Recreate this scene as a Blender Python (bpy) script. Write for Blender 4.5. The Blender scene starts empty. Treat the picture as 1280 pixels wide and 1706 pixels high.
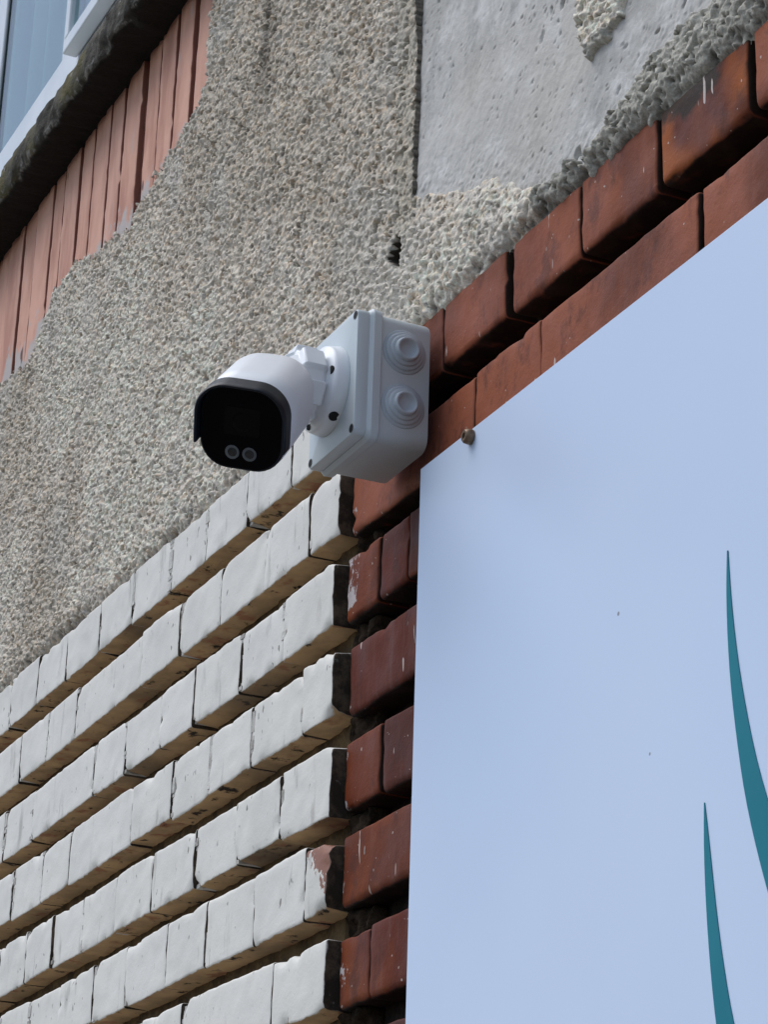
import bpy, math, random
import numpy as np
from mathutils import Matrix, Vector

random.seed(7)
rng = np.random.default_rng(7)
MM = 0.001
scene = bpy.context.scene
COL = scene.collection

# ------------------------------------------------------------------ camera, light, exposure
cam_data = bpy.data.cameras.new("camera")
cam = bpy.data.objects.new("camera", cam_data)
COL.objects.link(cam)
cam.location = (2.22592, -0.96418, -1.05528)
cam.rotation_euler = (1.95562, -0.0307706, 1.1311585)
cam_data.sensor_fit = 'VERTICAL'
cam_data.angle = math.radians(22.585)
cam_data.clip_start = 0.05
cam_data.clip_end = 2000
scene.camera = cam

SUN_AZ, SUN_EL = math.radians(236), math.radians(59)      # azimuth measured from +X, counter-clockwise
world = bpy.data.worlds.new("World")
scene.world = world
world.use_nodes = True
wn, wl = world.node_tree.nodes, world.node_tree.links
for n in list(wn):
    wn.remove(n)
sky = wn.new('ShaderNodeTexSky')
sky.sky_type = 'NISHITA'
sky.sun_disc = False
sky.sun_elevation = SUN_EL
sky.sun_rotation = math.pi / 2 - SUN_AZ
sky.air_density = 1.0
sky.dust_density = 1.2
hsv = wn.new('ShaderNodeHueSaturation')
hsv.inputs['Saturation'].default_value = 0.86
bg = wn.new('ShaderNodeBackground')
bg.inputs['Strength'].default_value = 0.12
wo = wn.new('ShaderNodeOutputWorld')
wl.new(sky.outputs['Color'], hsv.inputs['Color'])
wl.new(hsv.outputs['Color'], bg.inputs['Color'])
wl.new(bg.outputs['Background'], wo.inputs['Surface'])

sun_data = bpy.data.lights.new("sun", 'SUN')
sun_data.energy = 1.5
sun_data.angle = math.radians(50)
sun_data.color = (1.0, 0.995, 0.985)
sun = bpy.data.objects.new("sun", sun_data)
COL.objects.link(sun)
sd = Vector((math.cos(SUN_EL) * math.cos(SUN_AZ), math.cos(SUN_EL) * math.sin(SUN_AZ), math.sin(SUN_EL)))
sun.rotation_euler = sd.to_track_quat('Z', 'Y').to_euler()
sun.location = (0, -4, 6)

vs = scene.view_settings
vs.view_transform = 'Standard'
vs.look = 'None'
vs.gamma = 1.0
vs.use_curve_mapping = False
vs.exposure = 0.5
scene.display_settings.display_device = 'sRGB'


# ------------------------------------------------------------------ numpy noise
def _hash(ix, iy, iz, seed):
    h = (ix.astype(np.int64) * 374761393 + iy.astype(np.int64) * 668265263 + iz.astype(np.int64) * 2147483647 + seed * 1274126177) & 0xffffffff
    h = ((h ^ (h >> 13)) * 1274126177) & 0xffffffff
    h = h ^ (h >> 16)
    return (h & 0xffff) / 65535.0 * 2 - 1


def vnoise(x, y, z, seed=0):
    x, y, z = np.broadcast_arrays(np.asarray(x, float), np.asarray(y, float), np.asarray(z, float))
    ix, iy, iz = np.floor(x), np.floor(y), np.floor(z)
    fx, fy, fz = x - ix, y - iy, z - iz
    fx, fy, fz = [t * t * (3 - 2 * t) for t in (fx, fy, fz)]
    r = 0
    for a in (0, 1):
        wx = fx if a else 1 - fx
        for b in (0, 1):
            wy = fy if b else 1 - fy
            for c in (0, 1):
                wz = fz if c else 1 - fz
                r = r + wx * wy * wz * _hash(ix + a, iy + b, iz + c, seed)
    return r


def fbm(x, y, z, seed=0, oct=3):
    r, a = 0, 1.0
    for o in range(oct):
        r = r + a * vnoise(x * 2 ** o, y * 2 ** o, z * 2 ** o, seed + o * 17)
        a *= 0.5
    return r


# ------------------------------------------------------------------ object helpers
def mk(name, v, f, mats, parent=None, smooth=True, mat_idx=None, origin=None):
    """v in millimetres (n,3) world coordinates, f list/array of polygons; returns ONE mesh object with its origin inside it."""
    v = np.asarray(v, float) * MM
    if origin is None:
        o = (v.min(0) + v.max(0)) / 2
    else:
        o = np.asarray(origin, float) * MM
    me = bpy.data.meshes.new(name)
    lv = v - o
    if isinstance(f, np.ndarray):
        n, k = f.shape
        me.vertices.add(len(lv))
        me.vertices.foreach_set('co', lv.astype(np.float32).ravel())
        me.loops.add(n * k)
        me.loops.foreach_set('vertex_index', f.astype(np.int32).ravel())
        me.polygons.add(n)
        me.polygons.foreach_set('loop_start', np.arange(0, n * k, k, dtype=np.int32))
        me.polygons.foreach_set('loop_total', np.full(n, k, dtype=np.int32))
        me.update(calc_edges=True)
        me.validate()
    else:
        me.from_pydata([tuple(p) for p in lv], [], [list(q) for q in f])
        me.update()
    if not isinstance(mats, (list, tuple)):
        mats = [mats]
    for m in mats:
        me.materials.append(m)
    if mat_idx is not None:
        me.polygons.foreach_set('material_index', np.asarray(mat_idx, dtype=np.int32))
    me.polygons.foreach_set('use_smooth', np.full(len(me.polygons), bool(smooth)))
    me.update()
    ob = bpy.data.objects.new(name, me)
    COL.objects.link(ob)
    ob.location = o
    if parent is not None:
        ob.parent = parent
        ob.location = Vector(o) - world_loc(parent)
    return ob


def world_loc(o):
    l = Vector(o.location)
    while o.parent:
        o = o.parent
        l = l + Vector(o.location)
    return l


def thing(name, label, cat, loc):
    o = bpy.data.objects.new(name, None)
    o.empty_display_size = 0.05
    COL.objects.link(o)
    o.location = Vector(loc) * MM
    o['label'] = label
    o['category'] = cat
    return o


class MB:
    """collects several shapes into one mesh"""
    def __init__(s):
        s.v, s.f, s.m = [], [], []

    def add(s, v, f, mi=0):
        b = sum(len(a) for a in s.v)
        s.v.append(np.asarray(v, float))
        for q in f:
            s.f.append([i + b for i in q])
            s.m.append(mi)
        return s

    def box(s, lo, hi, mi=0):
        x0, y0, z0 = lo
        x1, y1, z1 = hi
        v = [(x0, y0, z0), (x1, y0, z0), (x1, y1, z0), (x0, y1, z0), (x0, y0, z1), (x1, y0, z1), (x1, y1, z1), (x0, y1, z1)]
        f = [(0, 3, 2, 1), (4, 5, 6, 7), (0, 1, 5, 4), (1, 2, 6, 5), (2, 3, 7, 6), (3, 0, 4, 7)]
        return s.add(v, f, mi)

    def build(s, name, mats, parent=None, smooth=True, origin=None):
        return mk(name, np.concatenate(s.v), s.f, mats, parent, smooth, s.m, origin)


def axes(w, up=(0, 0, 1)):
    w = Vector(w).normalized()
    u = Vector(up)
    u = (u - w * u.dot(w)).normalized()
    r = u.cross(w)
    return np.array(r), np.array(u), np.array(w)


def loft(rings, cap0=True, cap1=True):
    """rings: list of (n,3) arrays"""
    n = len(rings[0])
    v = np.concatenate(rings)
    f = []
    for k in range(len(rings) - 1):
        for i in range(n):
            j = (i + 1) % n
            f.append((k * n + i, k * n + j, (k + 1) * n + j, (k + 1) * n + i))
    if cap0:
        f.append(tuple(reversed(range(n))))
    if cap1:
        f.append(tuple((len(rings) - 1) * n + i for i in range(n)))
    return v, f


def lathe(c, w, prof, n=40, up=(0, 0, 1), cap0=True, cap1=True):
    r, u, d = axes(w, up)
    c = np.asarray(c, float)
    t = np.linspace(0, 2 * np.pi, n, endpoint=False)
    rings = [c + d * h + np.outer(np.cos(t), r) * rad + np.outer(np.sin(t), u) * rad for h, rad in prof]
    return loft(rings, cap0, cap1)


def rrect(w, h, r, n=7):
    """rounded rectangle outline, counter-clockwise, centred"""
    pts = []
    r = min(r, w / 2 - 1e-3, h / 2 - 1e-3)
    for cx, cy, a0 in ((w / 2 - r, -h / 2 + r, -90), (w / 2 - r, h / 2 - r, 0), (-w / 2 + r, h / 2 - r, 90), (-w / 2 + r, -h / 2 + r, 180)):
        for k in range(n):
            a = math.radians(a0 + 90 * k / (n - 1))
            pts.append((cx + r * math.cos(a), cy + r * math.sin(a)))
    return np.array(pts)


def finish(ob, angle=35, bevel=0, seg=2):
    """crisp edges where faces meet at an angle, with a small bevel"""
    if bevel:
        b = ob.modifiers.new('bevel', 'BEVEL')
        b.width = bevel * MM
        b.segments = seg
        b.limit_method = 'ANGLE'
        b.angle_limit = math.radians(angle)
        b.harden_normals = False
    me = ob.data
    me.set_sharp_from_angle(angle=math.radians(angle))
    return ob


# ------------------------------------------------------------------ materials
class NT:
    def __init__(s, name):
        s.m = bpy.data.materials.new(name)
        s.m.use_nodes = True
        s.n = s.m.node_tree.nodes
        s.l = s.m.node_tree.links
        s.b = s.n['Principled BSDF']
        s.pos = None

    def link(s, a, b):
        s.l.new(a, b)

    def setin(s, sock, val):
        if hasattr(val, 'is_linked') or isinstance(val, bpy.types.NodeSocket):
            s.l.new(val, sock)
        elif isinstance(val, (tuple, list)) and len(val) == 3 and sock.type == 'RGBA':
            sock.default_value = (*val, 1)
        else:
            sock.default_value = val

    def P(s, scale=(1, 1, 1), off=(0, 0, 0)):
        if s.pos is None:
            s.pos = s.n.new('ShaderNodeNewGeometry')
        mp = s.n.new('ShaderNodeMapping')
        mp.inputs['Scale'].default_value = scale
        mp.inputs['Location'].default_value = off
        s.link(s.pos.outputs['Position'], mp.inputs['Vector'])
        return mp.outputs['Vector']

    def noise(s, scale, detail=3, rough=0.55, vec=None, stretch=(1, 1, 1), off=(0, 0, 0)):
        t = s.n.new('ShaderNodeTexNoise')
        t.inputs['Scale'].default_value = scale
        t.inputs['Detail'].default_value = detail
        t.inputs['Roughness'].default_value = rough
        s.link(vec if vec is not None else s.P(stretch, off), t.inputs['Vector'])
        return t.outputs['Fac']

    def voro(s, scale, stretch=(1, 1, 1), off=(0, 0, 0), out='Distance'):
        t = s.n.new('ShaderNodeTexVoronoi')
        t.inputs['Scale'].default_value = scale
        s.link(s.P(stretch, off), t.inputs['Vector'])
        return t.outputs[out]

    def ramp(s, fac, a, b, va=0.0, vb=1.0):
        t = s.n.new('ShaderNodeMapRange')
        t.interpolation_type = 'SMOOTHSTEP'
        for i, x in zip(('From Min', 'From Max', 'To Min', 'To Max'), (a, b, va, vb)):
            t.inputs[i].default_value = x
        s.link(fac, t.inputs['Value'])
        return t.outputs['Result']

    def math(s, op, a, b=0.0):
        t = s.n.new('ShaderNodeMath')
        t.operation = op
        s.setin(t.inputs[0], a)
        s.setin(t.inputs[1], b)
        return t.outputs[0]

    def mix(s, fac, a, b, mode='MIX'):
        t = s.n.new('ShaderNodeMix')
        t.data_type = 'RGBA'
        t.blend_type = mode
        s.setin(t.inputs[0], fac)
        s.setin(t.inputs[6], a)
        s.setin(t.inputs[7], b)
        return t.outputs[2]

    def rand(s):
        return s.n.new('ShaderNodeObjectInfo').outputs['Random']

    def nrm(s, comp):
        g = s.n.new('ShaderNodeNewGeometry')
        x = s.n.new('ShaderNodeSeparateXYZ')
        s.link(g.outputs['Normal'], x.inputs[0])
        return x.outputs[comp]

    def posc(s, comp):
        if s.pos is None:
            s.pos = s.n.new('ShaderNodeNewGeometry')
        x = s.n.new('ShaderNodeSeparateXYZ')
        s.link(s.pos.outputs['Position'], x.inputs[0])
        return x.outputs[comp]

    def bump(s, h, strength=0.3, dist=0.002, prev=None):
        t = s.n.new('ShaderNodeBump')
        t.inputs['Strength'].default_value = strength
        t.inputs['Distance'].default_value = dist
        s.link(h, t.inputs['Height'])
        if prev is not None:
            s.link(prev, t.inputs['Normal'])
        return t.outputs['Normal']

    def done(s, col, rough=0.6, normal=None, metal=0.0, spec=0.5):
        s.setin(s.b.inputs['Base Color'], col)
        s.setin(s.b.inputs['Roughness'], rough)
        s.b.inputs['Metallic'].default_value = metal
        s.b.inputs['Specular IOR Level'].default_value = spec
        if normal is not None:
            s.link(normal, s.b.inputs['Normal'])
        return s.m


def white_brick_mat(name, chipped=False):
    t = NT(name)
    big = t.noise(9, 4)
    paint = t.mix(t.ramp(big, .35, .7), (.73, .70, .635), (.65, .625, .57))
    paint = t.mix(t.math('MULTIPLY', t.rand(), .35), paint, (.74, .715, .665))
    # vertical scuffs of grime
    sc = t.ramp(t.noise(26, 4, .6, stretch=(1.6, 1, .32)), .56, .72)
    sc = t.math('MULTIPLY', sc, t.ramp(t.noise(7, 2, off=(3, 1, 2)), .40, .58))
    paint = t.mix(t.math('MULTIPLY', sc, .55), paint, (.28, .25, .22))
    pit = t.ramp(t.noise(115, 2, .5, stretch=(1, 1, .6)), .67, .71)
    pit = t.math('MULTIPLY', pit, t.ramp(t.noise(14, 2, off=(8, 0, 1)), .45, .6))
    paint = t.mix(t.math('MULTIPLY', pit, .75), paint, (.12, .10, .085))
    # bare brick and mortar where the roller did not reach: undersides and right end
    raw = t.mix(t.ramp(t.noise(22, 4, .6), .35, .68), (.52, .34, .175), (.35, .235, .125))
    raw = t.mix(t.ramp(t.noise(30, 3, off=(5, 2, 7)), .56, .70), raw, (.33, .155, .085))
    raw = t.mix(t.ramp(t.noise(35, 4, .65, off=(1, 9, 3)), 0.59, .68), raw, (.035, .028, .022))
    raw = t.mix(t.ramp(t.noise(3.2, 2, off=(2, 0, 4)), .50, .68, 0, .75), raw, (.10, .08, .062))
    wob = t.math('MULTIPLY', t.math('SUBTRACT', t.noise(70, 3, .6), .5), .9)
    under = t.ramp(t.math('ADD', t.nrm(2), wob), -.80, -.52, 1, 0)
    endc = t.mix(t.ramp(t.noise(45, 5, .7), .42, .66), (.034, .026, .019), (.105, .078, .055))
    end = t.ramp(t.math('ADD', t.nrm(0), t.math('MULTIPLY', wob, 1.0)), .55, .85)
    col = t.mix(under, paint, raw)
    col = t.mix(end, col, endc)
    if chipped:
        zz = t.posc(2)
        xx = t.posc(0)
        m = t.math('ADD', t.math('MULTIPLY', t.math('ADD', zz, .462), 16.0), t.math('MULTIPLY', t.math('ADD', xx, .016), 14.0))
        m = t.math('ADD', m, t.math('MULTIPLY', t.math('SUBTRACT', t.noise(75, 5, .7, stretch=(1, 1, .7)), .5), 2.4))
        chip = t.math('MULTIPLY', t.ramp(m, .18, .24), t.math('SUBTRACT', 1.0, under))
        chip = t.math('MULTIPLY', chip, t.math('SUBTRACT', 1.0, end))
        col = t.mix(chip, col, (.27, .125, .085))
    nb = t.bump(t.noise(260, 3, .6), .25, .0012)
    nb = t.bump(t.noise(45, 3, .55), .22, .002, nb)
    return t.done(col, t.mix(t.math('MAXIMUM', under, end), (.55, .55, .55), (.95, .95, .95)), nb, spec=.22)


def red_brick_mat(name, kind='plain'):
    t = NT(name)
    r = t.rand()
    base = t.mix(t.ramp(r, .2, .8), (.120, .023, .010), (.090, .023, .014))
    base = t.mix(t.ramp(t.noise(5, 3, .6, stretch=(1.6, 1, .8), off=(9, 1, 3)), .48, .66, 0, .8), base, (.155, .056, .043))
    base = t.mix(t.ramp(t.noise(10, 4, .55, stretch=(1, 1, .6)), .42, .66), base, (.085, .026, .018))
    base = t.mix(t.ramp(t.noise(7, 3, off=(4, 4, 1)), .54, .68, 0, .8), base, (.20, .05, .015))
    base = t.mix(t.ramp(t.noise(60, 4, .6, stretch=(1, 1, .16)), .50, .72, 0, .4), base, (.16, .08, .068))
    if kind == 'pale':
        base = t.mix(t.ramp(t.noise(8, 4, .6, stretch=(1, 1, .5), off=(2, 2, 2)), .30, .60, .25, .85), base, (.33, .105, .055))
    if kind == 'orange':
        base = t.mix(t.ramp(t.noise(13, 3), .30, .55, .9, .35), base, (.22, .055, .018))
    if kind == 'sooty':
        base = t.mix(t.ramp(t.noise(12, 2, off=(.5, 0, 0)), .35, .6), base, (.32, .09, .025))
        m = t.math('ADD', t.noise(11, 4, .6, off=(1.7, 0, .4)), t.math('MULTIPLY', t.math('SUBTRACT', t.posc(2), .040), 3.0))
        base = t.mix(t.ramp(m, .50, .60, 0, .93), base, (.030, .024, .019))
    # lime and paint drips
    sp = t.ramp(t.noise(95, 1, .4, stretch=(1.5, 1, .30)), .745, .765)
    base = t.mix(t.math('MULTIPLY', sp, .85), base, (.60, .52, .47))
    sp2 = t.ramp(t.noise(170, 1, .4, off=(2, 7, 1)), .765, .785)
    base = t.mix(t.math('MULTIPLY', sp2, .8), base, (.55, .46, .40))
    # white wall paint smeared over the edge next to the painted wall
    edge = t.ramp(t.posc(0), .004, .055, 1, 0)
    sm = t.math('ADD', t.math('MULTIPLY', edge, .30), t.noise(38, 5, .68, stretch=(1, 1, .8), off=(0, 3, .21)))
    sm = t.math('MULTIPLY', t.ramp(sm, .83, .88), t.ramp(edge, .02, .2))
    base = t.mix(t.math('MULTIPLY', sm, .8), base, (.55, .52, .52))
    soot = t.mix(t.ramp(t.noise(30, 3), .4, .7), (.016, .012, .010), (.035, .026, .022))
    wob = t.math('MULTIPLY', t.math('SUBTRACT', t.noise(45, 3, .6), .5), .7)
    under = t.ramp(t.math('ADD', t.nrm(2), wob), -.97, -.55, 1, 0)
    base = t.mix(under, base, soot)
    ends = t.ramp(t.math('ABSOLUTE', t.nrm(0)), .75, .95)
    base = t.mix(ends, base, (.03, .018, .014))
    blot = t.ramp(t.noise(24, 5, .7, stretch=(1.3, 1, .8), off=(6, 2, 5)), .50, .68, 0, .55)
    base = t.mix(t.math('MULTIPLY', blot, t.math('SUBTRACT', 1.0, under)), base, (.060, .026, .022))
    nb = t.bump(t.noise(330, 3, .65), .30, .0012)
    nb = t.bump(t.noise(40, 4, .6), .40, .003, nb)
    return t.done(base, t.ramp(t.noise(25, 2), .3, .7, .50, .68), nb, spec=.10)


def simple_mat(name, c1, c2, scale=20, rough=.6, bump=.2, bscale=120, bdist=.001, spec=.5, metal=0.0, stretch=(1, 1, 1)):
    t = NT(name)
    c = t.mix(t.ramp(t.noise(scale, 4, .6, stretch=stretch), .35, .68), c1, c2)
    nb = t.bump(t.noise(bscale, 3, .6), bump, bdist) if bump else None
    return t.done(c, rough, nb, metal, spec)


M = {}
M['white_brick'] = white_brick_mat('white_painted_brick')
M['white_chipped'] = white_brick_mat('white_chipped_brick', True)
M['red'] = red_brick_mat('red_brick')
M['red_pale'] = red_brick_mat('red_brick_upper_lit', 'pale')
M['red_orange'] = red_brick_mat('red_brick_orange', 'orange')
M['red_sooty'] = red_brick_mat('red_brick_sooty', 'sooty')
M['mortar_white'] = simple_mat('mortar_behind_white', (.14, .095, .05), (.06, .045, .03), 40, .95, .6, 200, .003, spec=.05)
M['perpend'] = simple_mat('painted_perpend', (.60, .58, .54), (.30, .28, .25), 30, .9, .6, 150, .003)
M['mortar_dark'] = simple_mat('sooty_mortar', (.018, .015, .013), (.040, .032, .027), 40, .95, .6, 160, .004, spec=.05)
M['mortar_lump'] = simple_mat('grey_mortar_lumps', (.040, .028, .019), (.014, .010, .007), 60, .95, .8, 160, .004, spec=.05)
M['core'] = simple_mat('render_plain', (.42, .37, .29), (.30, .26, .20), 60, .95, 1.0, 90, .008)

t = NT('pebble_render')
at = t.n.new('ShaderNodeAttribute')
at.attribute_name = 'tone'
fine = t.noise(420, 3, .65)
dk = t.mix(1.0, at.outputs['Color'], (.72, .72, .72), 'MULTIPLY')
c = t.mix(t.ramp(fine, .40, .62), at.outputs['Color'], dk)
M['render'] = t.done(c, .95, t.bump(t.noise(600, 2, .6), .4, .001), spec=.2)

t = NT('bare_concrete')
c = t.mix(t.ramp(t.noise(6, 5, .6), .35, .68), (.52, .50, .47), (.42, .405, .38))
c = t.mix(t.ramp(t.noise(30, 4, .6), .48, .66, 0, .85), c, (.60, .585, .56))
c = t.mix(t.ramp(t.noise(14, 5, .7, stretch=(1, 1, .5), off=(1, 5, 2)), .52, .70, 0, .75), c, (.33, .325, .31))
c = t.mix(t.ramp(t.noise(3, 3, off=(4, 4, 4)), .5, .7, 0, .5), c, (.50, .46, .40))
nb = t.bump(t.noise(170, 4, .7), .45, .002)
M['concrete'] = t.done(c, .9, nb, spec=.3)

t = NT('painted_soldier_brick')
c = t.mix(t.ramp(t.noise(16, 4, .6, stretch=(1.5, 1, .5)), .35, .68), (.69, .355, .245), (.58, .28, .19))
c = t.mix(t.math('MULTIPLY', t.rand(), .5), c, (.64, .36, .27))
c = t.mix(t.ramp(t.noise(24, 4, .6, stretch=(1.5, 1, .4), off=(3, 0, 0)), .60, .74, 0, .7), c, (.50, .40, .36))
c = t.mix(t.ramp(t.noise(9, 3, .6, stretch=(1.6, 1, .4), off=(3, 0, 6)), .46, .66, 0, .7), c, (.40, .15, .09))
c = t.mix(t.ramp(t.noise(20, 2, .5, stretch=(1.4, 1, .5), off=(7, 0, 2)), .70, .73), c, (.07, .035, .03))
zz = t.math('ADD', t.posc(2), t.math('MULTIPLY', t.math('SUBTRACT', t.noise(20, 5, .7, stretch=(1, 1, .6)), .5), .30))
c = t.mix(t.ramp(zz, .635, .660, .85, 0), c, (.44, .42, .40))
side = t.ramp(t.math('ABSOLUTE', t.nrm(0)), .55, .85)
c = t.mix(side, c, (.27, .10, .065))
M['soldier'] = t.done(c, .7, t.bump(t.noise(90, 3, .6), .35, .002))
M['soldier_mortar'] = simple_mat('red_painted_mortar', (.21, .065, .04), (.11, .035, .024), 40, .9, .6, 150, .003)

t = NT('mossy_sill_concrete')
c = t.mix(t.ramp(t.noise(22, 4, .65), .35, .68), (.105, .096, .08), (.035, .032, .027))
c = t.mix(t.ramp(t.noise(9, 3, off=(2, 2, 2)), .55, .70), c, (.105, .092, .045))
c = t.mix(t.ramp(t.noise(45, 3, off=(6, 2, 2)), .62, .72), c, (.27, .26, .24))
arris = t.math('MULTIPLY', t.ramp(t.math('ABSOLUTE', t.math('SUBTRACT', t.posc(2), .884)), .002, .008, 1, 0), t.ramp(t.noise(26, 4, .7, off=(4, 0, 9)), .50, .60))
c = t.mix(arris, c, (.24, .225, .20))
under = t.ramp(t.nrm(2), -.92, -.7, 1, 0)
c = t.mix(under, c, (.022, .02, .018))  # underside near-black: shadow under the sill put into the colour
M['sill'] = t.done(c, .95, t.bump(t.noise(70, 4, .7), .9, .006), spec=.2)

M['pvc'] = simple_mat('window_pvc', (.70, .73, .75), (.62, .66, .69), 8, .35, .05, 60)
M['gasket'] = simple_mat('rubber_gasket', (.02, .035, .04), (.03, .05, .055), 30, .6, .1)
M['sealant'] = simple_mat('painted_sealant', (.68, .68, .64), (.52, .51, .47), 30, .8, .5, 60, .004)
t = NT('curtain_cloth')
c = t.mix(t.ramp(t.noise(7, 3, .5, stretch=(3, 1, .15)), .35, .65), (.42, .425, .33), (.31, .33, .265))
M['curtain'] = t.done(c, .9, None, spec=.05)
M['room'] = simple_mat('dark_room', (.10, .09, .11), (.08, .075, .09), 3, .9, 0)

t = NT('window_glass')
lw = t.n.new('ShaderNodeFresnel')
gb = t.n.new('ShaderNodeNewGeometry')
io = t.n.new('ShaderNodeMapRange')
io.inputs['To Min'].default_value = 1.5
io.inputs['To Max'].default_value = 1 / 1.5
t.link(gb.outputs['Backfacing'], io.inputs['Value'])
t.link(io.outputs['Result'], lw.inputs['IOR'])
tr = t.n.new('ShaderNodeBsdfTransparent')
tr.inputs['Color'].default_value = (.78, .90, .91, 1)
gl = t.n.new('ShaderNodeBsdfGlossy')
gl.inputs['Roughness'].default_value = 0.01
gl.inputs['Color'].default_value = (1, 1, 1, 1)
mx = t.n.new('ShaderNodeMixShader')
t.link(lw.outputs[0], mx.inputs[0])
t.link(tr.outputs[0], mx.inputs[1])
t.link(gl.outputs[0], mx.inputs[2])
t.link(mx.outputs[0], t.n['Material Output'].inputs['Surface'])
M['glass'] = t.m

t = NT('sign_white')
c = t.mix(t.ramp(t.noise(2.2, 3, .5), .3, .7), (.585, .685, .85), (.555, .66, .84))
for px_, pz_, rad_ in ((.584, -.370, .0022), (.630, -.496, .0016)):
    vm = t.n.new('ShaderNodeVectorMath')
    vm.operation = 'DISTANCE'
    t.link(t.P(), vm.inputs[0])
    vm.inputs[1].default_value = (px_, -.012, pz_)
    c = t.mix(t.ramp(vm.outputs['Value'], rad_ * .6, rad_, .8, 0), c, (.16, .15, .16))
M['sign'] = t.done(c, t.ramp(t.noise(6, 3), .3, .7, .30, .42), t.bump(t.noise(3.5, 2), .05, .004), spec=.45)
M['teal'] = simple_mat('sign_teal_print', (.022, .205, .265), (.018, .185, .245), 8, .6, 0, spec=.12)
M['bronze'] = simple_mat('bronze_screw', (.22, .15, .10), (.12, .08, .055), 90, .45, .2, 300, .0005, metal=.7)
M['black_hole'] = simple_mat('dark_recess', (.008, .008, .008), (.012, .011, .01), 30, .9, 0)
M['box'] = simple_mat('grey_abs_plastic', (.555, .605, .62), (.53, .58, .595), 9, .42, .10, 700, .0006)
M['rubber'] = simple_mat('grey_rubber', (.46, .50, .535), (.42, .465, .50), 14, .55, .12, 500, .0006)
M['white_plastic'] = simple_mat('white_camera_plastic', (.80, .815, .83), (.76, .775, .79), 9, .35, .06, 700, .0005)
M['black_plastic'] = simple_mat('black_plastic', (.009, .011, .015), (.013, .015, .020), 12, .42, .06, 500, .0005, spec=.25)
M['black_glass'] = simple_mat('black_front_glass', (.0012, .0012, .002), (.002, .002, .003), 12, .2, 0, spec=.08)
M['lens'] = simple_mat('lens_glass', (.004, .005, .006), (.008, .008, .010), 12, .10, 0, spec=.8)
M['black_lens'] = simple_mat('black_lens', (.0035, .003, .003), (.0045, .004, .004), 12, .15, 0, spec=.1)
M['lens_ring'] = simple_mat('grey_lens_ring', (.13, .135, .14), (.09, .095, .10), 20, .4, .1, 200)
M['steel'] = simple_mat('steel_screw', (.10, .10, .10), (.06, .06, .06), 60, .4, .1, 300, metal=.6)
M['asphalt'] = simple_mat('asphalt', (.055, .053, .05), (.04, .038, .036), 30, .95, .6, 120, .004)
M['paving'] = simple_mat('paving', (.16, .148, .132), (.13, .12, .107), 6, .95, .5, 120, .003)

# ------------------------------------------------------------------ ground
GZ = -2700


def ground_sheet(name, x0, x1, y0, y1, z, m):
    v = [(x0, y0, z), (x1, y0, z), (x1, y1, z), (x0, y1, z)]
    o = mk(name, v, [(0, 1, 2, 3)], m, smooth=False)
    o['kind'] = 'structure'
    o['label'] = name + ' in front of the brick wall'
    return o


ground_sheet('ground', -300000, 300000, -300000, 300000, GZ - 124, M['asphalt'])
kb = MB().box((-40000, -4200, GZ - 120), (40000, 50, GZ)).build('pavement', M['paving'], smooth=False)
kb['kind'] = 'structure'
kb['label'] = 'pale paved strip along the foot of the wall'


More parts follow.
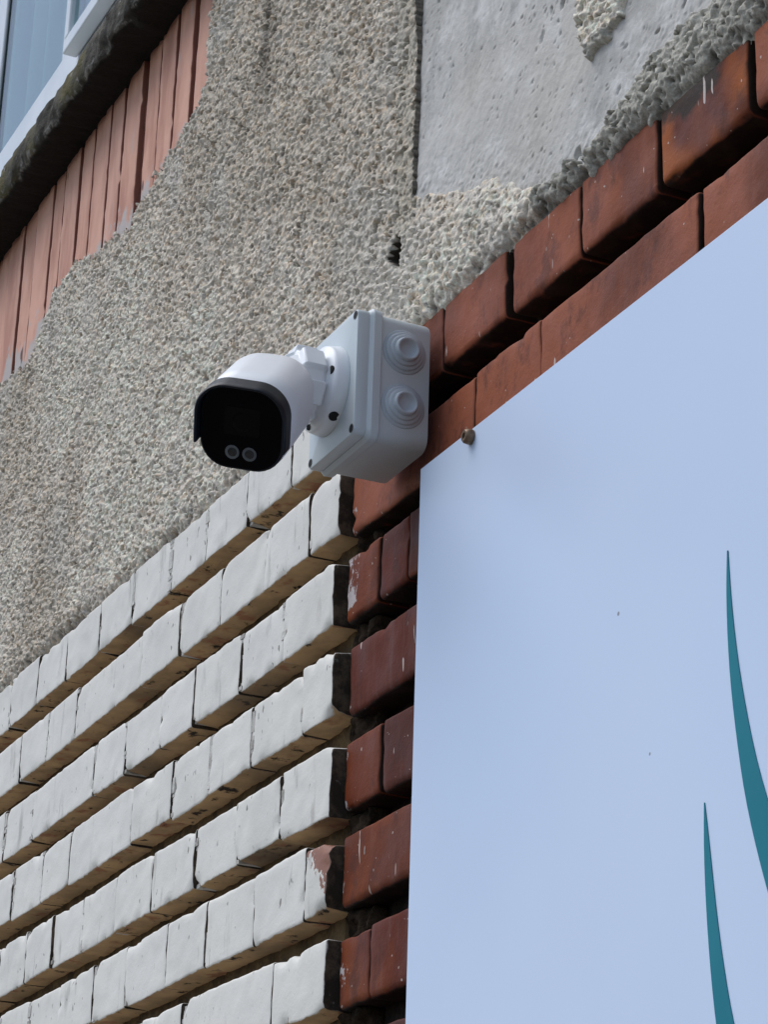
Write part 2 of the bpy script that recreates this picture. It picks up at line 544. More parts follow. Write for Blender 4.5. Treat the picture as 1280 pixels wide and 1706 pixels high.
# ------------------------------------------------------------------ bricks
def brick_geo(x0, x1, z0, z1, yf, yb, mrg, amp, seed, freq=.06, nx=None, nz=None, slope=0.0, lean=(0, 0), chips=0, corners=0):
    """a rounded, slightly uneven brick: front at y=yf (facing -y), back at y=yb. mrg = (side, bottom, top, front) roundness"""
    ms, mb, mt, mf = mrg
    w, h = x1 - x0, z1 - z0
    ms = min(ms, w * .35)

    def ticks(a, b, m0, m1, step):
        inner = max(2, int(round((b - m1 - a - m0) / step)))
        t = [a, a + m0 * .30, a + m0 * .65]
        t += list(np.linspace(a + m0, b - m1, inner + 1))
        t += [b - m1 * .65, b - m1 * .30, b]
        return np.array(t)
    tx = ticks(x0, x1, ms, ms, nx or 13)
    tz = ticks(z0, z1, mb, mt, nz or 11)
    ty = np.array([yf, yf + mf * .3, yf + mf * .65, yf + mf, (yf + mf + yb) / 2, yb])
    idx, V, F = {}, [], []

    def vi(i, j, k):
        key = (i, j, k)
        if key not in idx:
            idx[key] = len(V)
            V.append((tx[i], ty[j], tz[k]))
        return idx[key]
    NX, NY, NZ = len(tx) - 1, len(ty) - 1, len(tz) - 1
    for i in range(NX):
        for k in range(NZ):
            F.append((vi(i, 0, k), vi(i + 1, 0, k), vi(i + 1, 0, k + 1), vi(i, 0, k + 1)))
    for j in range(NY):
        for k in range(NZ):
            F.append((vi(0, j + 1, k), vi(0, j, k), vi(0, j, k + 1), vi(0, j + 1, k + 1)))
            F.append((vi(NX, j, k), vi(NX, j + 1, k), vi(NX, j + 1, k + 1), vi(NX, j, k + 1)))
        for i in range(NX):
            F.append((vi(i, j + 1, 0), vi(i + 1, j + 1, 0), vi(i + 1, j, 0), vi(i, j, 0)))
            F.append((vi(i, j, NZ), vi(i + 1, j, NZ), vi(i + 1, j + 1, NZ), vi(i, j + 1, NZ)))
    p = np.array(V)
    m = np.ones_like(p) * ms
    m[:, 1] = mf
    zc = (z0 + z1) / 2
    m[:, 2] = np.where(p[:, 2] < zc, mb, mt)
    lo = np.array([x0 + ms, yf + mf, z0 + mb])
    hi = np.array([x1 - ms, yb + 1, z1 - mt])
    q = np.clip(p, lo, hi)
    d = (p - q) / m
    ln = np.linalg.norm(d, axis=1)
    s = ln > 1e-9
    p[s] = q[s] + (d[s] / ln[s][:, None]) * m[s]
    # uneven faces and worn edges
    n1 = np.stack([fbm(p[:, 0] * freq, p[:, 1] * freq, p[:, 2] * freq, seed + a, 3) for a in (11, 23, 37)], 1)
    n2 = np.stack([fbm(p[:, 0] * .012, p[:, 1] * .012, p[:, 2] * .012, seed + a, 2) for a in (5, 9, 13)], 1)
    back = np.clip((yb - p[:, 1]) / 10, 0, 1)[:, None]
    p = p + (n1 * amp + n2 * amp * .55) * back * np.array([.8, .8, .85])
    p[:, 2] += slope * (p[:, 0] - (x0 + x1) / 2)
    u = np.clip((p[:, 0] - x0) / w, 0, 1)
    p[:, 0] += (lean[0] * (1 - u) + lean[1] * u) * (p[:, 2] - zc) / h
    cg = np.random.default_rng(seed + 1)
    for _ in range(chips):
        # a small spall on an edge of the front face
        if cg.uniform() < .75:
            cx, cz = cg.uniform(x0, x1), (z0 if cg.uniform() < .6 else z1)
        else:
            cx, cz = (x0 if cg.uniform() < .5 else x1), cg.uniform(z0, z1)
        rx_, rz_ = cg.uniform(5, 14), cg.uniform(4, 9)
        g_ = np.exp(-(((p[:, 0] - cx) / rx_) ** 2 + ((p[:, 2] - cz) / rz_) ** 2) * 1.6) * np.clip((yf + 14 - p[:, 1]) / 10, 0, 1)
        dpt = cg.uniform(1.5, 4.5)
        p[:, 1] += g_ * dpt
        p[:, 2] += g_ * dpt * .5 * (1 if cz < zc else -1)
    for _ in range(corners):
        # a worn, rounded corner
        cx, sx_ = (x0, 1) if cg.uniform() < .5 else (x1, -1)
        cz, sz_ = (z0, 1) if cg.uniform() < .4 else (z1, -1)
        r_ = cg.uniform(8, 15)
        g_ = np.exp(-(((p[:, 0] - cx) / r_) ** 2 + ((p[:, 2] - cz) / r_) ** 2) * 1.8) * np.clip((yf + 25 - p[:, 1]) / 20, 0, 1)
        p[:, 0] += sx_ * g_ * r_ * .28
        p[:, 2] += sz_ * g_ * r_ * .34
        p[:, 1] += g_ * 2.0
    return p, F


# white wall: X of the vertical joints per course (mm), right end of the wall at X = 8..14
W = {
    1: [-1540, -1408, -1276, -1148, -1020, -897, -764, -642, -509, -390, -263, -136, -8],
    2: [-1470, -1330, -1200, -1073, -954, -838, -590, -458, -330, -197, -77, -5],
    3: [-1500, -1370, -1245, -1120, -993, -744, -630, -505, -395, -258, -138, -10],
    4: [-1440, -1310, -1180, -1053, -927, -816, -586, -452, -333, -214, -76, 0],
    5: [-1350, -1220, -1090, -968, -860, -741, -622, -498, -365, -243, -122, 3],
    6: [-1320, -1195, -1065, -935, -810, -681, -567, -433, -315, -180, -48, 3],
    7: [-1250, -1125, -1000, -745, -622, -500, -375, -124, 4],
    8: [-1180, -1055, -925, -800, -545, -420, -295, -170, -45, 5],
    9: [-1250, -1125, -995, -870, -745, -620, -370, -245, -120, 5],
}
Z0 = {1: 0, 2: -97, 3: -197, 4: -293, 5: -393, 6: -489, 7: -586, 8: -684, 9: -782}
YB = 75

white_wall = thing('painted_brick_wall', 'white painted brickwork with deep brown bed joints below the grey pebble render, left of the red brickwork', 'brick wall', (-600, YB, GZ))
red_wall = thing('red_brick_wall', 'glossy dark red brickwork with black joints behind the white sign and above its top edge', 'brick wall', (600, YB, GZ))

perp = MB()
for c, xs in W.items():
    z0 = Z0[c]
    for i in range(len(xs) - 1):
        g0 = random.choice([.3, .5, .8, 1.4])
        g1 = random.choice([.3, .5, .8, 1.4])
        last = i == len(xs) - 2
        a, b = xs[i] + g0, xs[i + 1] - (0 if last else g1)
        dz = random.uniform(-2.0, 2.0)
        top = z0 + 71.5 + random.uniform(-2.5, 2.5)
        yf = random.uniform(-1.6, 1.6)
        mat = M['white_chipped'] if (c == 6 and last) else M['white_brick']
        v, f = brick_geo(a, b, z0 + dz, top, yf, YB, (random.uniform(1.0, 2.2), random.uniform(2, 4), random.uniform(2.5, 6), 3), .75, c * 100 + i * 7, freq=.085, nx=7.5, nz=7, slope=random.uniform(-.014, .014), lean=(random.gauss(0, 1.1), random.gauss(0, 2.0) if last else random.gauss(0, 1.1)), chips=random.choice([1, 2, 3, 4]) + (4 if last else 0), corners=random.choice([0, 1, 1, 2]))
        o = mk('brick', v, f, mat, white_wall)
        if not last:
            # perpend joint filled to a varying depth and brushed with paint
            dep = random.choice([.8, 1.2, 1.8, 3.0, 5])
            x = xs[i + 1]
            zz_ = np.linspace(z0 + 3, z0 + 68, 15)
            dd = np.clip(dep + 4.5 * fbm(zz_ * .07 + 31 * i, c * 7.3, 0 * zz_, 77, 3), .4, 14)
            for q in range(14):
                perp.box((x - 6, dd[q], zz_[q]), (x + 6, YB - 3, zz_[q + 1] - .01))
        if c == 6 and last:
            o['label'] = 'brick at the end of its course with chipped paint showing red'
perp.build('perpend_mortar', M['perpend'], white_wall, smooth=False)


def rough_slab(name, x0, x1, z0, z1, y, yback, step, amp, freq, seed, mat, parent):
    nx, nz = int((x1 - x0) / step) + 1, int((z1 - z0) / step) + 1
    X, Z = np.meshgrid(np.linspace(x0, x1, nx), np.linspace(z0, z1, nz))
    Y = y + fbm(X * freq, 0 * X, Z * freq, seed, 3) * amp
    v = np.stack([X.ravel(), Y.ravel(), Z.ravel()], 1)
    i = np.arange(nx * nz).reshape(nz, nx)
    f = np.stack([i[:-1, :-1].ravel(), i[:-1, 1:].ravel(), i[1:, 1:].ravel(), i[1:, :-1].ravel()], 1)
    # closed back
    n = len(v)
    vb = np.array([(x0, yback, z0), (x1, yback, z0), (x1, yback, z1), (x0, yback, z1)])
    fl = [list(q) for q in f]
    fl.append([n + 1, n, n + 3, n + 2])
    fl.append([n, n + 1] + [int(k) for k in i[0, ::-1]])
    fl.append([n + 2, n + 3] + [int(k) for k in i[-1, :]])
    fl.append([n + 3, n] + [int(k) for k in i[:, 0]])
    fl.append([n + 1, n + 2] + [int(k) for k in i[::-1, -1]])
    return mk(name, np.concatenate([v, vb]), fl, mat, parent)


rough_slab('bed_mortar', -1700, -14, -860, 60, 29, 90, 9, 2.2, .06, 3, M['mortar_white'], white_wall)

# mortar lumps and dark fillet in the corner between the white and the red brickwork
for c in range(1, 9):
    zc = Z0[c]
    rough_slab('corner_mortar', -6, 46, zc - 29, zc + 1, 27, 60, 3.2, 6.5, .085, 400 + c, M['mortar_lump'], white_wall)

# red brickwork: (course bottom, course top, joints, gap)
YR = 13
R = [
    (1, 74, [22, 80, 206, 343, 477, 611, 752, 886, 1018, 1148, 1278], None),
    (-101, -29, [2, 276, 405, 674, 804, 1068, 1198], None),
    (-193, -122, [-2, 73, 138, 268, 528, 788], None),
    (-293, -223, [11, 278, 408, 668], None),
    (-391, -321, [7, 90, 213, 473, 603], None),
    (-487, -414, [8, 270, 400, 658], None),
    (-585, -516, [9, 78, 203, 463, 593], None),
    (-683, -613, [11, 274, 404, 664], None),
    (-781, -711, [9, 86, 208, 468, 598], None),
]
GAP = {343: 13, 206: 3.5, 477: 3.0, 611: 7, 752: 8, 276: 1.0, 405: 1.5, 674: 5, 73: 4, 138: 3, 90: 5, 78: 3.5}
for ci, (z0, z1, xs, _) in enumerate(R):
    for i in range(len(xs) - 1):
        g0 = GAP.get(xs[i], 4) / 2 if i else 0
        g1 = GAP.get(xs[i + 1], 4) / 2
        mat = M['red_pale'] if ci < 2 else M['red']  # upper two courses: paler copy, their brighter light put into the colour
        if (ci, i) in ((2, 0), (5, 0), (4, 0)):
            mat = M['red_orange']
        if (ci, i) == (0, 5):
            mat = M['red_sooty']
        v, f = brick_geo(xs[i] + g0, xs[i + 1] - g1, z0 + random.uniform(-1.5, 1.5), z1 + random.uniform(-1.5, 1.5), YR + random.uniform(-1.5, 1.5), YB + 10,
                         (3.0, random.uniform(6, 10), 3.5, 5), .8, 5000 + ci * 100 + i * 7, freq=.08, nx=9, nz=8, slope=random.uniform(-.012, .012), lean=(random.gauss(0, 1.2), random.gauss(0, 1.2)), chips=random.choice([0, 1, 2]))
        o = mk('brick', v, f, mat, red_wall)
        if (ci, i) == (0, 5):
            o['label'] = 'orange brick half covered by a black soot stain'
rough_slab('mortar', 10, 1300, -860, 74, 47, 95, 10, 2.2, .06, 9, M['mortar_dark'], red_wall)

# ------------------------------------------------------------------ rendered upper wall
upper_wall = thing('rendered_wall', 'grey beige pebble rendered wall around and above the camera, with a bare concrete patch', 'wall', (-200, 100, GZ))
MB().box((-5000, 96, GZ), (4500, 420, 950)).box((-5000, 96, 950.5), (-2540, 419, 2600)).box((-540, 96, 950.5), (4500, 419, 2600)).box((-2539, 96, 2370), (-541, 419, 2600)).build('wall_core', M['core'], upper_wall, smooth=False)

SX = [-1790, -1722, -1655, -1588, -1520, -1451, -1383, -1312, -1242, -1160, -1103, -1026, -967, -893, -832, -752, -691, -618, -551, -485]
sold_low = np.array([(-1800, 628), (-1480, 622), (-1336, 613), (-1205, 604), (-1150, 628), (-1108, 662), (-1000, 676), (-930, 660), (-873, 636), (-760, 618), (-735, 640), (-660, 640), (-604, 662), (-541, 660), (-485, 690)])
conc_low = np.array([(141, 227), (200, 203), (252, 180), (300, 160), (341, 141), (378, 120), (400, 104), (425, 96), (448, 94), (492, 92), (524, 96), (534, 97), (571, 108), (591, 124), (636, 127), (675, 128), (720, 130), (800, 140), (1100, 150)])
island = np.array([(470, 520), (491, 252), (485, 221), (505, 186), (545, 190), (566, 210), (640, 300), (700, 520)])


def in_poly(X, Z, poly):
    inside = np.zeros(X.shape, bool)
    n = len(poly)
    for i in range(n):
        x1, z1 = poly[i]
        x2, z2 = poly[(i + 1) % n]
        c = (z1 > Z) != (z2 > Z)
        with np.errstate(divide='ignore', invalid='ignore'):
            xi = (x2 - x1) * (Z - z1) / (z2 - z1 + 1e-9) + x1
        inside ^= c & (X < xi)
    return inside


DX, DZ = 1.7, 1.35
gx = np.arange(-1500, 1010, DX)
gz = np.arange(52, 960, DZ)
X, Z = np.meshgrid(gx, gz)
Zl = 1478 - .583 * (X + 1613) + 130
wig = fbm(X * .03, 0 * X, Z * .03, 71, 4)
wig2 = fbm(X * .09, 0 * X, Z * .09, 77, 3)
low = np.where(X < 140, 71, 73) + 4.5 * fbm(X * .02, 0, 0 * X, 5, 3) + 6 * wig2
keep = (Z > low - 7) & (Z < Zl)
sl = np.interp(X, sold_low[:, 0], sold_low[:, 1]) + 10 * wig + 5 * wig2
sold = (X < -484 + 3 * wig2) & (Z > sl)
keep &= ~sold
cl = np.interp(X, conc_low[:, 0], conc_low[:, 1]) + np.where(X < 400, 11, 6) * wig + 5 * wig2
conc = (X > 141.5) & (Z > cl) & ~in_poly(X + 8 * wig, Z + 8 * wig2, island)
raw_strip = (X > 400) & ~conc & (Z < 200)

# thrown aggregate: overlapping little domes
def splat(n, rmin, rmax, hmin, hmax, seed, squash=(.55, .95), tilt=.2, clump=0):
    g = np.random.default_rng(seed)
    H = np.full(X.shape, -1.0, np.float32)
    px = g.uniform(gx[0], gx[-1], n)
    pz = g.uniform(gz[0], gz[-1], n)
    ok = (pz < 1478 - .583 * (px + 1613) + 130)
    if clump:
        ok &= fbm(px * .012, 0 * px, pz * .012, 900 + seed, 2) > clump
    px, pz = px[ok], pz[ok]
    n = len(px)
    a = g.uniform(rmin, rmax, n)
    b = a * g.uniform(*squash, n)
    th = g.uniform(0, np.pi, n)
    h = g.uniform(hmin, hmax, n)
    ca, sa = np.cos(th), np.sin(th)
    ix = np.round((px - gx[0]) / DX).astype(int)
    iz = np.round((pz - gz[0]) / DZ).astype(int)
    tx, tz_ = g.normal(0, tilt, n), g.normal(0, tilt, n)
    K = int(math.ceil(rmax / DZ))
    Kx = int(math.ceil(rmax / DX))
    flatH = H.ravel()
    nz, nx = X.shape
    for dz in range(-K, K + 1):
        for dx in range(-Kx, Kx + 1):
            jx, jz = ix + dx, iz + dz
            m = (jx >= 0) & (jx < nx) & (jz >= 0) & (jz < nz)
            ex = gx[0] + jx * DX - px
            ez = gz[0] + jz * DZ - pz
            u = (ex * ca + ez * sa) / a
            w = (-ex * sa + ez * ca) / b
            r2 = u * u + w * w
            m &= r2 < 1
            val = h[m] * (1 - r2[m] ** 2.2) ** .5 + tx[m] * ex[m] + tz_[m] * ez[m]
            np.maximum.at(flatH, jz[m] * nx + jx[m], val.astype(np.float32))
    return flatH.reshape(X.shape)


H1 = splat(120000, 1.9, 4.8, .8, 2.4, 21, (.35, .9))
H2 = splat(24000, 3.0, 8.0, 1.4, 3.4, 22, (.28, .7), .34)
PIT = np.maximum(splat(30000, 1.8, 4.2, 2.5, 8.0, 23, (.28, .75), .1), 0)
H = np.maximum(H1, H2)
H = np.maximum(H, 0)
yoff = np.interp(X, [40, 150], [0, 8.0])
und = 2.6 * fbm(X * .008, 0 * X, Z * .008, 31, 3)
fine = fbm(X * .20, 0 * X, Z * .24, 41, 2) * 1.1 - PIT * np.clip(.75 + .5 * fbm(X * .01, 0 * X, Z * .01, 43, 2), .2, 1.3)
strip = (X > 101 + 3 * wig) & (X < 141) & (Z > 175)
Hs = np.where(strip, H * .45 + 1.0, H)
Y = yoff - (1.5 + und + Hs + fine)
Y = np.where(raw_strip, Y - 1.0 - 1.5 * wig2, Y)
# panel joint: thin open gap beside the concrete, hole at its foot, faint groove below, an old crack on the left
hole = in_poly(X + 3 * wig2, Z + 3 * wig2, [(92, 176), (104, 162), (116, 152), (119, 182), (106, 190)])
hs = hole.astype(float)
for _ in range(2):
    hs = (hs + np.roll(hs, 1, 0) + np.roll(hs, -1, 0) + np.roll(hs, 1, 1) + np.roll(hs, -1, 1)) / 5
Y = Y * (1 - hs) + 30 * hs
Y = Y + 4.0 * np.exp(-((X - 116 - 3 * wig) / 4.5) ** 2) * (Z < 165) * (Z > 95)
crx = np.interp(Z, [530, 549, 595, 640, 683, 760], [-345, -337, -304, -278, -277, -270])
Y = Y + 9.0 * np.exp(-((X - crx - 6 * wig) / 5.0) ** 2) * (Z > 535) * np.clip(.6 + 1.2 * wig2, 0, 1)
# edges of the coat fall back to the brick
e = np.clip((Z - low) / 5, 0, 1)
thin = np.clip((Z - low) / 16, 0, 1) ** .6
ybrick = np.interp(X, [10, 20], [7.0, 16.5])
Y = ybrick + (Y - ybrick) * thin
cs = conc.astype(float)
for _ in range(2):
    cs = (cs + np.roll(cs, 1, 0) + np.roll(cs, -1, 0) + np.roll(cs, 1, 1) + np.roll(cs, -1, 1)) / 5
cs = np.where(X < 150, conc.astype(float), cs)
Yc = Y * (1 - cs) + 21 * cs

fade = np.clip((cl - Z) / 38, 0, 1)
fz = (X > 143) & (X < 400) & (Z < cl)
Yc = np.where(fz, 9.5 + (Yc - 9.5) * (.30 + .70 * fade), Yc)

# stone and binder colours; pits, seam and hole have shade painted in
g2 = np.random.default_rng(5)
cell = _hash(np.floor(X / 5.0 + wig2 * .6), np.floor(Z / 4.2 + wig * .6), 0 * X, 99)
cell2 = _hash(np.floor(X / 5.0 + wig2 * .6), np.floor(Z / 4.2 + wig * .6), 0 * X, 199)
base = np.stack([.83 + .09 * cell, .735 + .085 * cell, .615 + .07 * cell], -1) * (1 - .55 * np.clip(PIT / 5, 0, 1))[..., None]  # pits darkened in the colour for dirt and shade
warm = (cell2 > .72)[..., None]
base = np.where(warm, base * np.array([.98, .90, .82]), base)
greyst = (cell2 < -.6)[..., None]
base = np.where(greyst, base * np.array([.86, .885, .93]), base)
dirt = np.clip(.5 + 1.0 * fbm(X * .004, 0 * X, Z * .004, 61, 3), 0, 1)[..., None]
base = base * (1 - .24 * dirt * np.array([.85, .9, 1.0]))
lime = np.clip(fbm(X * .012, 0 * X, Z * .012, 67, 3) * 2.2 - .75, 0, 1)[..., None]
base = base * (1 - .6 * lime) + np.array([.66, .615, .54]) * .6 * lime
grime = np.exp(-((X + 265 + 20 * wig) / 26) ** 2) * np.clip((Z - 520) / 100, 0, 1)
base = base * (1 - .55 * grime[..., None])
stripc = np.array([.43, .39, .31]) * (1 + .12 * wig2[..., None])
base = np.where(strip[..., None], .5 * base + .5 * stripc, base)
base = np.where(raw_strip[..., None], base.mean(-1, keepdims=True) * np.array([.74, .70, .60]), base)
edgec = np.clip(1 - (Z - low) / 14, 0, 1)[..., None] * np.clip(.35 + wig2[..., None], 0, 1)
base = base * (1 - .55 * edgec)
seam = (np.abs(X - 141 - 1.2 * wig) < 3.4) & (Z > 224)
base[seam] = base[seam] * .22  # shaded side of the joint painted in as a dark line
pit_ = hs > .015
base[pit_] = (.05, .04, .03)  # hole and rim painted dark, the shade inside put into the colour
base = np.clip(base, .01, .8)


def grid_mesh(name, Yg, mask_v, colors, mats, parent, origin):
    nz, nx = X.shape
    idx = -np.ones(nz * nx, np.int64)
    fm = mask_v[:-1, :-1] & mask_v[:-1, 1:] & mask_v[1:, 1:] & mask_v[1:, :-1]
    i = np.arange(nz * nx).reshape(nz, nx)
    F = np.stack([i[:-1, :-1][fm], i[:-1, 1:][fm], i[1:, 1:][fm], i[1:, :-1][fm]], 1)
    used = np.unique(F)
    idx[used] = np.arange(len(used))
    V = np.stack([X.ravel()[used], Yg.ravel()[used], Z.ravel()[used]], 1)
    o = mk(name, V, idx[F], mats, parent, True, origin=origin)
    if colors is not None:
        ca = o.data.color_attributes.new('tone', 'FLOAT_COLOR', 'POINT')
        cc = np.ones((len(used), 4), np.float32)
        cc[:, :3] = colors.reshape(-1, 3)[used]
        ca.data.foreach_set('color', cc.ravel())
    return o


def grow(m):
    r = m.copy()
    r[1:] |= m[:-1]
    r[:-1] |= m[1:]
    r[:, 1:] |= m[:, :-1]
    r[:, :-1] |= m[:, 1:]
    return r


shrunk = ~grow(grow(~conc))
rc = grid_mesh('pebble_render', Yc, keep & ~shrunk, base, M['render'], upper_wall, (0, 0, 60))
rc['kind'] = 'stuff'

# bare concrete: nearly flat with pits and shallow scrapes
Yk = 11.0 + .9 * fbm(X * .012, 0 * X, Z * .012, 81, 3) + .35 * fbm(X * .11, 0 * X, Z * .11, 83, 3)
pits = splat(1300, 2.0, 8.5, 2.0, 8.0, 55, (.3, .7), .1, .2)
tiny = splat(9000, 1.6, 3.2, .4, 2.6, 56, (.3, .7), .1, .12)
near = np.clip(1 - (Z - cl) / 60, 0, 1)
Yk = Yk + np.maximum(pits, 0) + np.maximum(tiny, 0) * .8 - np.where(Hs > 0, Hs, 0) * .35 * near
ck = (X > 136) & (Z > cl - 12) & (Z < Zl)
grid_mesh('concrete_patch', Yk, ck, None, M['concrete'], upper_wall, (500, 0, 60))

# ------------------------------------------------------------------ soldier course under the window
band = thing('brick_band', 'band of upright salmon painted bricks under the dark window sill', 'brickwork', (-1000, 80, 600))
for i in range(len(SX) - 1):
    a, b = SX[i], SX[i + 1]
    g0 = random.choice([1, 2, 4, 7])
    g1 = random.choice([1, 2, 4, 7])
    if b == -752:
        g1 = 11
    if a == -752:
        g0 = 11
    if b in (-618, -1242, -1103, -551):
        g1 = 8
    if b == -485:
        g1 = 0
    v, f = brick_geo(a + g0, b - g1, 585, 884, 1.5 + random.uniform(-2, 2), 70, (2.0, 3, 3, 2.5), .75, 9000 + i * 13, freq=.07, nx=9, nz=12, lean=(random.gauss(0, 2.5), random.gauss(0, 2.5) if b != -485 else 0), chips=2)
    mk('brick', v, f, M['soldier'], band)
rough_slab('mortar', -1795, -490, 580, 888, 9, 80, 10, 2.0, .06, 13, M['soldier_mortar'], band)

# ------------------------------------------------------------------ concrete window sill
sx0, sx1 = -2600, -430
nx = 520
xs = np.linspace(sx0, sx1, nx)
prof = [(96, 884), (40, 883), (-5, 881), (-40, 879), (-54, 878), (-61, 884), (-63, 900), (-62, 920), (-60, 934), (-54, 941), (-30, 946), (10, 952), (96, 960)]
rings = []
for x in xs:
    r = []
    for j, (y, z) in enumerate(prof):
        k = 1.0 if 2 <= j <= 10 else 0
        n = fbm(np.array([x * .022]), y * .03, z * .03, 3, 3)[0]
        n2 = fbm(np.array([x * .06]), y * .08 + 9, z * .08, 8, 3)[0]
        chip = max(0, fbm(np.array([x * .03]), 0, j * .7, 15, 2)[0] - .35) * 10 if j in (4, 5, 8, 9) else 0
        r.append((x, y + k * (3.0 * n + 3.2 * n2) + chip, z + k * (3.4 * n2 + 2.2 * n) - (chip * .4 if j > 6 else -chip * .4)))
    rings.append(np.array(r))
v, f = loft(rings)
so = mk('window_sill', v, f, M['sill'])
so['label'] = 'dark rough mossy concrete sill jutting out under the window above the salmon bricks'
so['category'] = 'window sill'

# ------------------------------------------------------------------ window
win = thing('window', 'white plastic window with a grey curtain behind its left pane, at the upper left corner', 'window', (-1400, 60, 955))
WX0, WX1, WZ0, WZ1 = -2520, -560, 968, 2350
fr = MB()
fr.box((WX0, 12, WZ0), (WX1, 34, 1142))                 # bottom rail
fr.box((WX0, 13, WZ1 - 70), (WX1, 72, WZ1))
fr.box((WX0, 14, 1142), (WX0 + 70, 72, WZ1 - 70))
fr.box((WX1 - 70, 14, 1142), (WX1, 72, WZ1 - 70))
fr.box((-1672, 14, 1142), (-1616, 30, WZ1 - 70))         # mullion left
fr.box((-1232, 14, 1142), (-1140, 30, WZ1 - 70))         # mullion right
fo = fr.build('frame', M['pvc'], win, smooth=False)
finish(fo, bevel=3)
gk = MB()
gk.box((-1615.5, 17, 1142.5), (-1609, 24, WZ1 - 71))
gk.box((-1608.5, 17, 1142.5), (-1233, 24, 1145))
gk.build('gasket', M['gasket'], win, smooth=False)
MB().box((-1614.8, 19, 1145.5), (-1233, 23, WZ1 - 71)).build('pane', M['glass'], win, smooth=False)
MB().box((WX0 + 71, 19, 1143), (-1673, 23, WZ1 - 71)).build('pane', M['glass'], win, smooth=False)
# opening sash, proud of the frame
s0, s1, sz0, sz1 = -1137, -585, 1096, 2290
sa = MB()
sa.box((s0, -13, sz0), (s1, 11, sz0 + 26))
sa.box((s0, -13, sz1 - 60), (s1, 11, sz1))
sa.box((s0, -12.5, sz0 + 26), (s0 + 22, 11, sz1 - 60))
sa.box((s1 - 60, -12.5, sz0 + 26), (s1, 11, sz1 - 60))
sash = sa.build('sash', M['pvc'], win, smooth=False)
finish(sash, bevel=3)
MB().box((s0 + 23, -5, sz0 + 27), (s1 - 61, 0, sz1 - 61)).build('sash_pane', M['glass'], sash, smooth=False)
# ragged painted sealant bead on the sill
nx = 260
xs = np.linspace(WX0, WX1, nx)
rings = []
for x in xs:
    n = fbm(np.array([x * .05]), 0, 0, 301, 3)[0]
    n2 = fbm(np.array([x * .017]), 0, 5, 305, 2)[0]
    yy, zz = -38 - 5 * n - 4 * n2, 940 - 2 * n
    rings.append(np.array([(x, 30, 945), (x, yy + 12, zz - 2), (x, yy, zz + 4), (x, yy + 10, zz + 16 + 2 * n), (x, -5, 985 + 3 * n2), (x, 11, 1012), (x, 30, 1012)]))
v, f = loft(rings)
mk('sealant', v, f, M['sealant'], win)
MB().box((WX0 - 40, 420, 900), (WX1 + 60, 440, 2400)).build('dark_interior', M['room'], win, smooth=False)

# curtain
nx = 300
xs = np.linspace(-2480, -1240, nx)
cz = np.linspace(1100, 2330, 12)
XX, ZZ = np.meshgrid(xs, cz)
YY = 82 + 22 * np.sin(XX * .052 + 1.6 * np.sin(XX * .013)) + 9 * np.sin(XX * .13 + 1.0)
i = np.arange(nx * 12).reshape(12, nx)
f = np.stack([i[:-1, :-1].ravel(), i[:-1, 1:].ravel(), i[1:, 1:].ravel(), i[1:, :-1].ravel()], 1)
cu = mk('curtain', np.stack([XX.ravel(), YY.ravel(), ZZ.ravel()], 1), f, M['curtain'])
sm = cu.modifiers.new('thickness', 'SOLIDIFY')
sm.thickness = .002
cu['label'] = 'grey green curtain hanging in folds behind the left window pane'
cu['category'] = 'curtain'

# ------------------------------------------------------------------ sign
PY = -12.0
sign = thing('sign_panel', 'large plain white sign board with teal blade shaped strokes fixed over the red bricks', 'sign', (1100, PY, -1700))
bd = MB().box((214, PY, -1750), (2300, PY + 4, -109.5)).build('board', M['sign'], sign, smooth=False)
finish(bd, bevel=.7)


def stroke(left, right):
    yf, yb = PY - .8, PY - .05
    n = len(left)
    v = [(x, yf, z) for x, z in left] + [(x, yf, z) for x, z in right] + [(x, yb, z) for x, z in left] + [(x, yb, z) for x, z in right]
    f = []
    for k in range(n - 1):
        f.append((k, k + 1, n + k + 1, n + k))
        f.append((2 * n + k, k + 2 * n + 1, k + 1, k)[::-1])
        f.append((n + k, n + k + 1, 3 * n + k + 1, 3 * n + k))
    f.append((n - 1, 3 * n - 1, 4 * n - 1, 2 * n - 1))
    return v, f


def smooth_curve(pts, zs):
    p = np.array(sorted(pts, key=lambda q: q[1]))
    # quadratic-ish resampling through the measured points
    co = np.polyfit(p[:, 1] - p[:, 1].mean(), p[:, 0], 4)
    return np.polyval(co, zs - p[:, 1].mean())


zA = np.linspace(-371, -960, 40)
LA = [(743.2, -371), (740.6, -400), (741.5, -440), (744, -475), (749, -506), (758, -556), (773, -603), (784, -631), (822, -720), (880, -830), (960, -960)]
RA = [(744.2, -371), (745.8, -400), (748.5, -425), (755, -465), (767, -513), (777, -545), (787, -569), (822, -640), (880, -735), (960, -850), (1040, -960)]
lx = np.interp(-zA, [-q[1] for q in LA], [q[0] for q in LA])
rx = np.interp(-zA, [-q[1] for q in RA], [q[0] for q in RA])
ker = np.array([1, 2, 3, 2, 1]) / 9


def sm5(a):
    b = np.concatenate([[2 * a[0] - a[2], 2 * a[0] - a[1]], a, [2 * a[-1] - a[-2], 2 * a[-1] - a[-3]]])
    return np.convolve(b, ker, 'valid')


